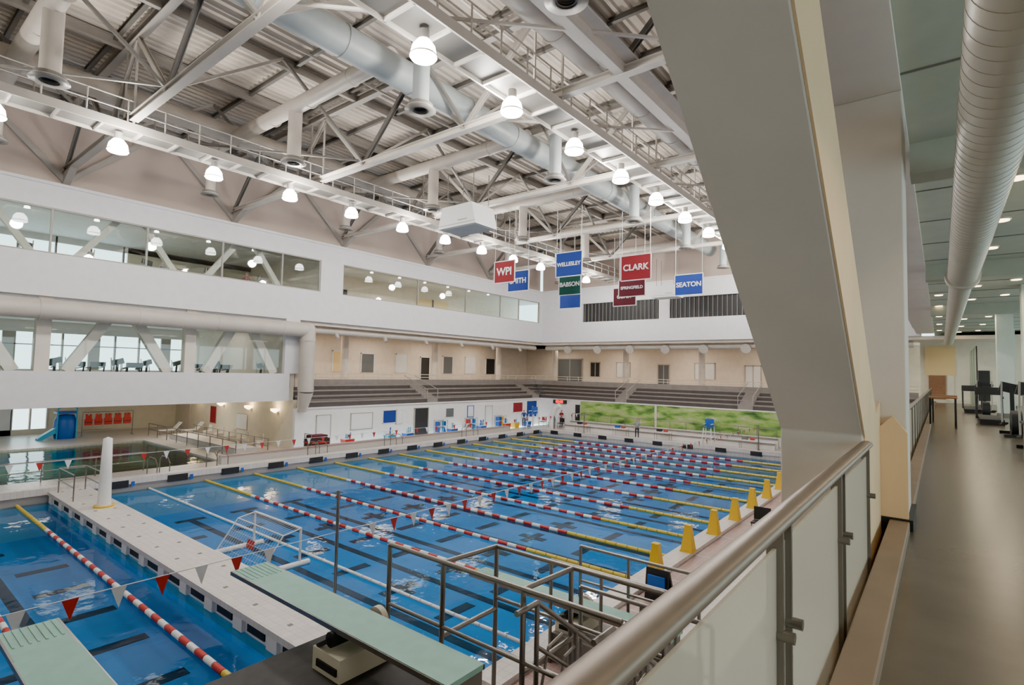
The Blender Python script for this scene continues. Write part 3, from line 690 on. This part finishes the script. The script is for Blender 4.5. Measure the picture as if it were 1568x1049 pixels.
for Y in [14.5+2.45*k for k in range(11)]:
    y=MB('yellow_starting_cone'); X=-6.25
    def fr(a_,b_,z0,z1): 
        y.add([(X-a_,Y-a_,z0),(X+a_,Y-a_,z0),(X+a_,Y+a_,z0),(X-a_,Y+a_,z0),(X-b_,Y-b_,z1),(X+b_,Y-b_,z1),(X+b_,Y+b_,z1),(X-b_,Y+b_,z1)],
      [(3,2,1,0),(4,5,6,7),(0,1,5,4),(1,2,6,5),(2,3,7,6),(3,0,4,7)],YEL)
    fr(.2,.2,.12,.17); fr(.18,.09,.17,.88); fr(.10,.10,.88,.93); y.done()

# ---------------------------------------------------------------- diving boards
def springboard(tipx,endx,Y,z,base):
    o=MB('diving_springboard'); hw=.27
    o.prism_y([(tipx,z-.02),(tipx,z+.02),(endx,z+.03),(endx,z-.03),(tipx+2.6,z-.05)],Y-hw,Y+hw,TEAL)
    for q in(-hw,hw): o.box(tipx,endx,Y+q-.012,Y+q+.012,z-.035,z+.022,STAIN)
    for i in range(7): o.box(tipx+.03,tipx+.55,Y-hw+.05+i*.07,Y-hw+.07+i*.07,z+.02,z+.028,TEAL)
    fx=tipx+2.65
    o.box(fx-.25,fx+.3,Y-.38,Y+.38,base+.0,base+.26,CREAM); o.box(fx-.15,fx+.25,Y-.40,Y-.36,base+.07,base+.15,DARK); o.box(fx-.27,fx-.24,Y-.2,Y+.2,base+.05,base+.15,DARK)
    o.cyl((fx,Y-.32,z-.12),(fx,Y+.32,z-.12),.09,DARK,seg=14)
    o.beam((fx-.2,Y-.34,base+.26),(fx,Y-.34,z-.12),.05,.05,DARK); o.beam((fx-.2,Y+.34,base+.26),(fx,Y+.34,z-.12),.05,.05,DARK)
    o.cyl((fx,Y+.34,z-.12),(fx,Y+.42,z-.12),.17,CREAM,seg=20); o.cyl((fx,Y+.42,z-.12),(fx,Y+.44,z-.12),.08,DARK,seg=12)
    o.box(endx-.25,endx-.05,Y-.3,Y+.3,base,z-.03,STEELD)
    o.done()
springboard(-8.35,-3.8,4.17,2.5,2.0); springboard(-8.35,-3.8,1.6,2.5,2.0); springboard(-8.4,-3.7,9.5,1.0,.55)
ds=MB('diving_platform_stand')
ds.box(-6.55,-3.2,.2,4.75,1.87,2.0,DGREY); ds.box(-6.57,-3.2,.18,4.77,1.8,1.87,STEELD)
for X in(-6.3,-3.5):
    for Y in(.6,4.4): ds.box(X-.1,X+.1,Y-.1,Y+.1,.0,1.85,STEEL)
ds.box(-6.0,-3.4,9.0,10.0,.0,.55,STEELD)
ds.done()
rs=MB('diving_stand_railing')
T=.034
def rl2(x0,x1,Y,zt,zb,posts,mids=(.5,)):
    rs.cyl((x0,Y,zt),(x1,Y,zt),T,STAIN,seg=8)
    for m_ in mids: rs.cyl((x0,Y,zb+(zt-zb)*m_),(x1,Y,zb+(zt-zb)*m_),T*.8,STAIN,seg=8)
    for X in posts: rs.cyl((X,Y,zb),(X,Y,zt),T,STAIN,seg=8)
rl2(-6.3,-2.6,5.2,3.05,1.2,[-6.3,-5.2,-3.87,-2.6],(.15,.55))
rl2(-5.2,-2.6,6.3,3.0,.9,[-5.2,-3.9,-2.6],(.3,.65))
for X in(-5.2,-3.87): rs.cyl((X,5.2,3.05),(X,6.3,3.0),T,STAIN,seg=8); rs.cyl((X,5.2,2.1),(X,6.3,2.1),T,STAIN,seg=8)
rl2(-6.0,-3.5,8.95,1.95,.55,[-6.0,-4.9,-3.5]); rl2(-6.0,-3.5,10.05,1.95,.55,[-6.0,-4.9,-3.5])
for X in(-6.0,-4.9,-3.5):
    for Y in(8.95,10.05): rs.cyl((X,Y,0),(X,Y,.55),T,STAIN,seg=8)
rl2(-4.4,-2.4,7.4,2.3,.4,[-4.4,-3.4,-2.4],(.3,.65))
for X in(-4.4,-3.4,-2.4): rs.cyl((X,7.4,0),(X,7.4,.4),T,STAIN,seg=8)
for X in(-6.3,-5.2,-3.87,-2.6): rs.cyl((X,5.2,0),(X,5.2,1.2),T,STAIN,seg=8)
for X in(-5.2,-3.9,-2.6): rs.cyl((X,6.3,0),(X,6.3,.9),T,STAIN,seg=8)
rs.done()
ss=MB('diving_stand_stairs')
n=9
for i in range(n):
    z=1.85-i*.2; y=5.3+i*.28
    ss.box(-3.7,-2.8,y,y+.3,z-.03,z,STEELD)
for X in(-3.74,-2.76):
    ss.beam((X,5.2,1.9),(X,7.9,0.1),.04,.2,STAIN)
    ss.path([(X,4.9,2.9),(X,5.3,2.9),(X,7.9,1.0),(X,8.1,.9),(X,8.15,.0)],T,STAIN,seg=8); ss.path([(X,5.3,2.4),(X,7.9,.5)],T*.8,STAIN,seg=8)
    for i in range(4): ss.cyl((X,5.3+i*.87,1.9-i*.63),(X,5.3+i*.87,2.9-i*.63),T*.9,STAIN,seg=8)
    for i in range(7):
        t0=i*.36; ss.path([(X,5.4+t0,1.85-t0*.7),(X+.0,5.55+t0,2.3-t0*.7),(X,5.85+t0,2.35-t0*.7)],T*.6,STAIN,seg=6)
ss.box(-3.75,-2.75,4.8,5.3,1.85,1.95,DGREY)
ss.done()
sg=MB('deck_a_frame_sign'); sg.prism_x([(13.0,0),(13.1,.75),(13.15,.75),(13.5,0),(13.4,0),(13.12,.65)],-5.9,-5.3,DARK); sg.box(-5.82,-5.38,12.99,13.05,.25,.6,BLUE) ; sg.done()
tr=MB('deck_chair'); 
X,Y=-5.3,20.5
for q in(0,.5):
    for p in(0,.45): tr.cyl((X+q,Y+p,0),(X+q,Y+p,.45 if p==0 else .9),.02,STAIN,seg=6)
tr.box(X-.03,X+.53,Y-.03,Y+.48,.43,.48,DARK); tr.box(X-.03,X+.53,Y+.43,Y+.48,.5,.95,DARK); tr.done()

# ---------------------------------------------------------------- walkway
FZ=3.98
wk=MB('floor_walkway'); wk.box(-.30,8,-12,52,3.5,FZ,WALKF); wk.box(-1.25,-.30,-12,52,3.4,3.5,WHITE)
wk.done()
kb=MB('trim_1'); kb.box(-.46,-.28,-12,7.38,3.5,FZ+.1,SKIRT); kb.box(-.46,-.28,8.25,52,3.5,FZ+.1,SKIRT); kb.done(bevel=.01)
hr=MB('balcony_railing')
x0=-.52
for y in(-.2,.85,2.35,2.5,3.95,4.1,5.62):
    hr.box(x0-.03,x0+.03,y-.012,y+.012,3.5,5.0,STAIN)
    for z in(3.75,4.6):
        hr.cyl((x0-.05,y,z),(x0+.07,y,z),.022,STAIN,seg=10)
hr.box(x0-.005,x0+.007,-12,5.68,3.65,4.93,RGLASS)
seg=20; vs=[]
for y in(-12,5.72):
    for i in range(seg):
        t=2*math.pi*i/seg; vs.append((x0+.05*math.cos(t),y,5.025+.032*math.sin(t)))
hr.add(vs,[(i,(i+1)%seg,seg+(i+1)%seg,seg+i) for i in range(seg)],RAILM,True); hr.add(vs[seg:],[tuple(range(seg))],RAILM)
hr.done()
h2=MB('balcony_railing'); h2.cyl((x0,8.3,5.03),(x0,50,5.03),.04,RAILM,seg=12); h2.box(x0-.005,x0+.005,8.3,50,3.65,4.95,RGLASS)
y=8.6
while y<50: h2.box(x0-.03,x0+.03,y-.012,y+.012,3.5,5.0,STAIN); y+=1.6
h2.done()
sc=MB('slanted_column')
sc.prism_x([(5.75,3.5),(5.75,5.1),(1.05,8.9),(2.35,8.9),(6.9,5.25),(7.38,5.35),(7.38,3.5)],-1.22,-.55,CONC)
o=sc.done(bevel=.012)
pr=MB('column_warm_lit_side'); pr.prism_x([(5.78,3.5),(5.78,5.08),(1.09,8.88),(2.30,8.88),(6.85,5.24),(7.38,5.36),(7.38,3.5)],-.55,-.535,WARM); pr.done(parent=o)  # thin sheet over the column side, warm light painted into its colour
cl=MB('building_column'); cl.box(-1.03,-.30,7.4,8.2,3.5,8.9,CONC); clo=cl.done(bevel=.012)
pc=MB('base_warm_tint'); pc.prism_y([(-.534,4.1),(-.29,4.1),(-.29,5.02),(-.42,5.2),(-.534,5.08)],7.3,7.395,WARM); pc.done(parent=clo)  # plate on the lower column front, warm light tinted into its colour
cf=MB('column_base_trim'); cf.box(-.534,-.25,7.27,8.26,3.98,4.1,DARK); cf.done()
wc=MB('ceiling_walkway'); wc.box(-1.3,-.30,-12,48,8.9,9.3,CONC); wc.box(-.30,8,-12,52,9.0,9.3,CEILG)
y=-12
while y<50: wc.box(-.3,8,y,y+.03,8.985,9.0,STEELD); y+=2.4
for y in(9.5,20,31): wc.box(-.3,8,y,y+.5,8.55,9.0,CEILG)
wc.done()
wd_=MB('corridor_duct')
wd_.cyl((.47,-11.9,8.2),(.47,17,8.2),.30,DUCTC,seg=36)
y=-11.8
while y<17: wd_.cyl((.47,y,8.2),(.47,y+.02,8.2),.304,DUCTC,seg=36); y+=.22
wd_.cyl((.47,17,8.2),(.47,17.5,8.2),.35,DUCTC,seg=28); wd_.cyl((.47,17.5,8.2),(.47,46,8.2),.25,DUCTC,seg=24)
wd_.done()
we=MB('wall_corridor_end'); we.box(-1.2,8,52,52.3,3.98,9.0,CREAM); we.box(-.9,.9,51.9,52,6.0,8.2,YPANEL); we.box(-.7,.3,51.9,52,3.98,6.0,WOOD); we.box(.4,.8,51.9,52,3.98,6.0,CREAM); we.box(1.8,2.8,51.9,52,3.98,6.4,DARK); we.done()  # yellow panel carries the alcove's yellow light in its colour
ws=MB('wall_corridor_right'); ws.box(7.8,8,-12,52,3.98,5,WHITE); ws.box(7.8,8,-12,52,8,9,WHITE)
for y in range(-12,52,3): ws.box(7.8,8,y,y+.2,5,8,GREENG)
ws.done()
GW=mat('green_lit_white',(.66,.72,.63),.6,var=.04)  # greenish light on the corridor columns is mixed into this colour
for X,Y in((2.1,34),(3.1,46),(2.25,25.5)): 
    c=MB('corridor_column'); c.box(X,X+.6,Y,Y+.6,3.98,9.0,GW); c.box(X-.02,X+.62,Y-.02,Y+.62,3.98,4.15,STEELD); c.done()
c=MB('glass_partition'); c.box(1.6,1.64,40,48,3.98,7.6,GREENG)
for Y in(40,42.6,45.2,47.9): c.box(1.58,1.66,Y,Y+.08,3.98,7.6,STEEL)
c.done()
for X,ys in((1.05,(12,15,18,21,25,29,33,38,43,48)),(2.0,(24,28,32,37,42,47)),(.0,(27,31,36,41,46))):
  for Y in ys:
    d=MB('recessed_downlight'); d.cyl((X,Y,8.97),(X,Y,9.0),.16,STEELW,seg=16); d.cyl((X,Y,8.95),(X,Y,8.97),.13,WARMG,seg=16); d.done()
def arealight(name,loc,sx,sy,e,col=(1,.9,.75),rot=(0,0,0)):
    l=bpy.data.lights.new(name,'AREA'); l.shape='RECTANGLE'; l.size=sx; l.size_y=sy; l.energy=e; l.color=col
    o=bpy.data.objects.new(name,l); o.location=loc; o.rotation_euler=rot; S.collection.objects.link(o)
for Y in(3,13,24,35,46):
    arealight('corridor_light',(1.6,Y,8.8),.5,2.5,140,(1,.80,.56))
for X,Y in((-.05,24.5),(.0,27.5)):
    t=MB('high_table'); t.box(X-.3,X+.5,Y-.4,Y+.4,4.98,5.03,WOOD)
    for p in(-.25,.45):
        for q in(-.35,.35): t.box(X+p-.025,X+p+.025,Y+q-.025,Y+q+.025,FZ,4.98,DARK)
    t.done()
machine(1.75,22.5,FZ,rot=math.pi/2,kind=0); machine(1.75,17.6,FZ,rot=math.pi/2,kind=0); machine(1.5,28,FZ,rot=math.pi/2,kind=1); machine(1.5,31,FZ,rot=math.pi/2,kind=0); machine(1.3,37,FZ,rot=math.pi/2,kind=1)
cbx=MB('wood_cabinet'); cbx.box(1.35,1.9,15.0,15.7,FZ,4.75,WOOD); cbx.box(1.3,1.95,14.95,15.75,4.75,4.79,DARK); cbx.done()

for Y in(24,31,38,45): arealight('concourse_light',(-39.5,Y,8.3),1.5,3,210,(1,.87,.70))
for X in(-36,-28,-20,-12): arealight('concourse_light',(X,53.4,8.3),3,1.5,200,(1,.86,.69))
for Y in(2,10,17): arealight('fitness_light',(-42,Y,8.2),3,3,150,(1,.95,.88))
for Y in(0,8,16): arealight('alcove_light',(-44,Y,3.2),3,2,260,(1,.95,.84))
for Y in(2,12,26,34,42): arealight('gallery_light',(-38.5,Y,13.7),1.5,4,180,(1,.91,.80))
for Y in(3,6,9,12,15,18,25,28,31,34,37,40,43):
    g=MB('gallery_ceiling_lamp'); g.cyl((-37.5,Y,13.7),(-37.5,Y,13.9),.04,STEEL); g.lathe((-37.5,Y,13.6),[(0,0),(.14,0),(.11,.1),(0,.11)],GLAMP,seg=14); g.done()

wd=bpy.data.worlds.new('world'); S.world=wd; wd.use_nodes=True
bg=wd.node_tree.nodes['Background']; bg.inputs['Color'].default_value=(.70,.90,.93,1); bg.inputs['Strength'].default_value=6
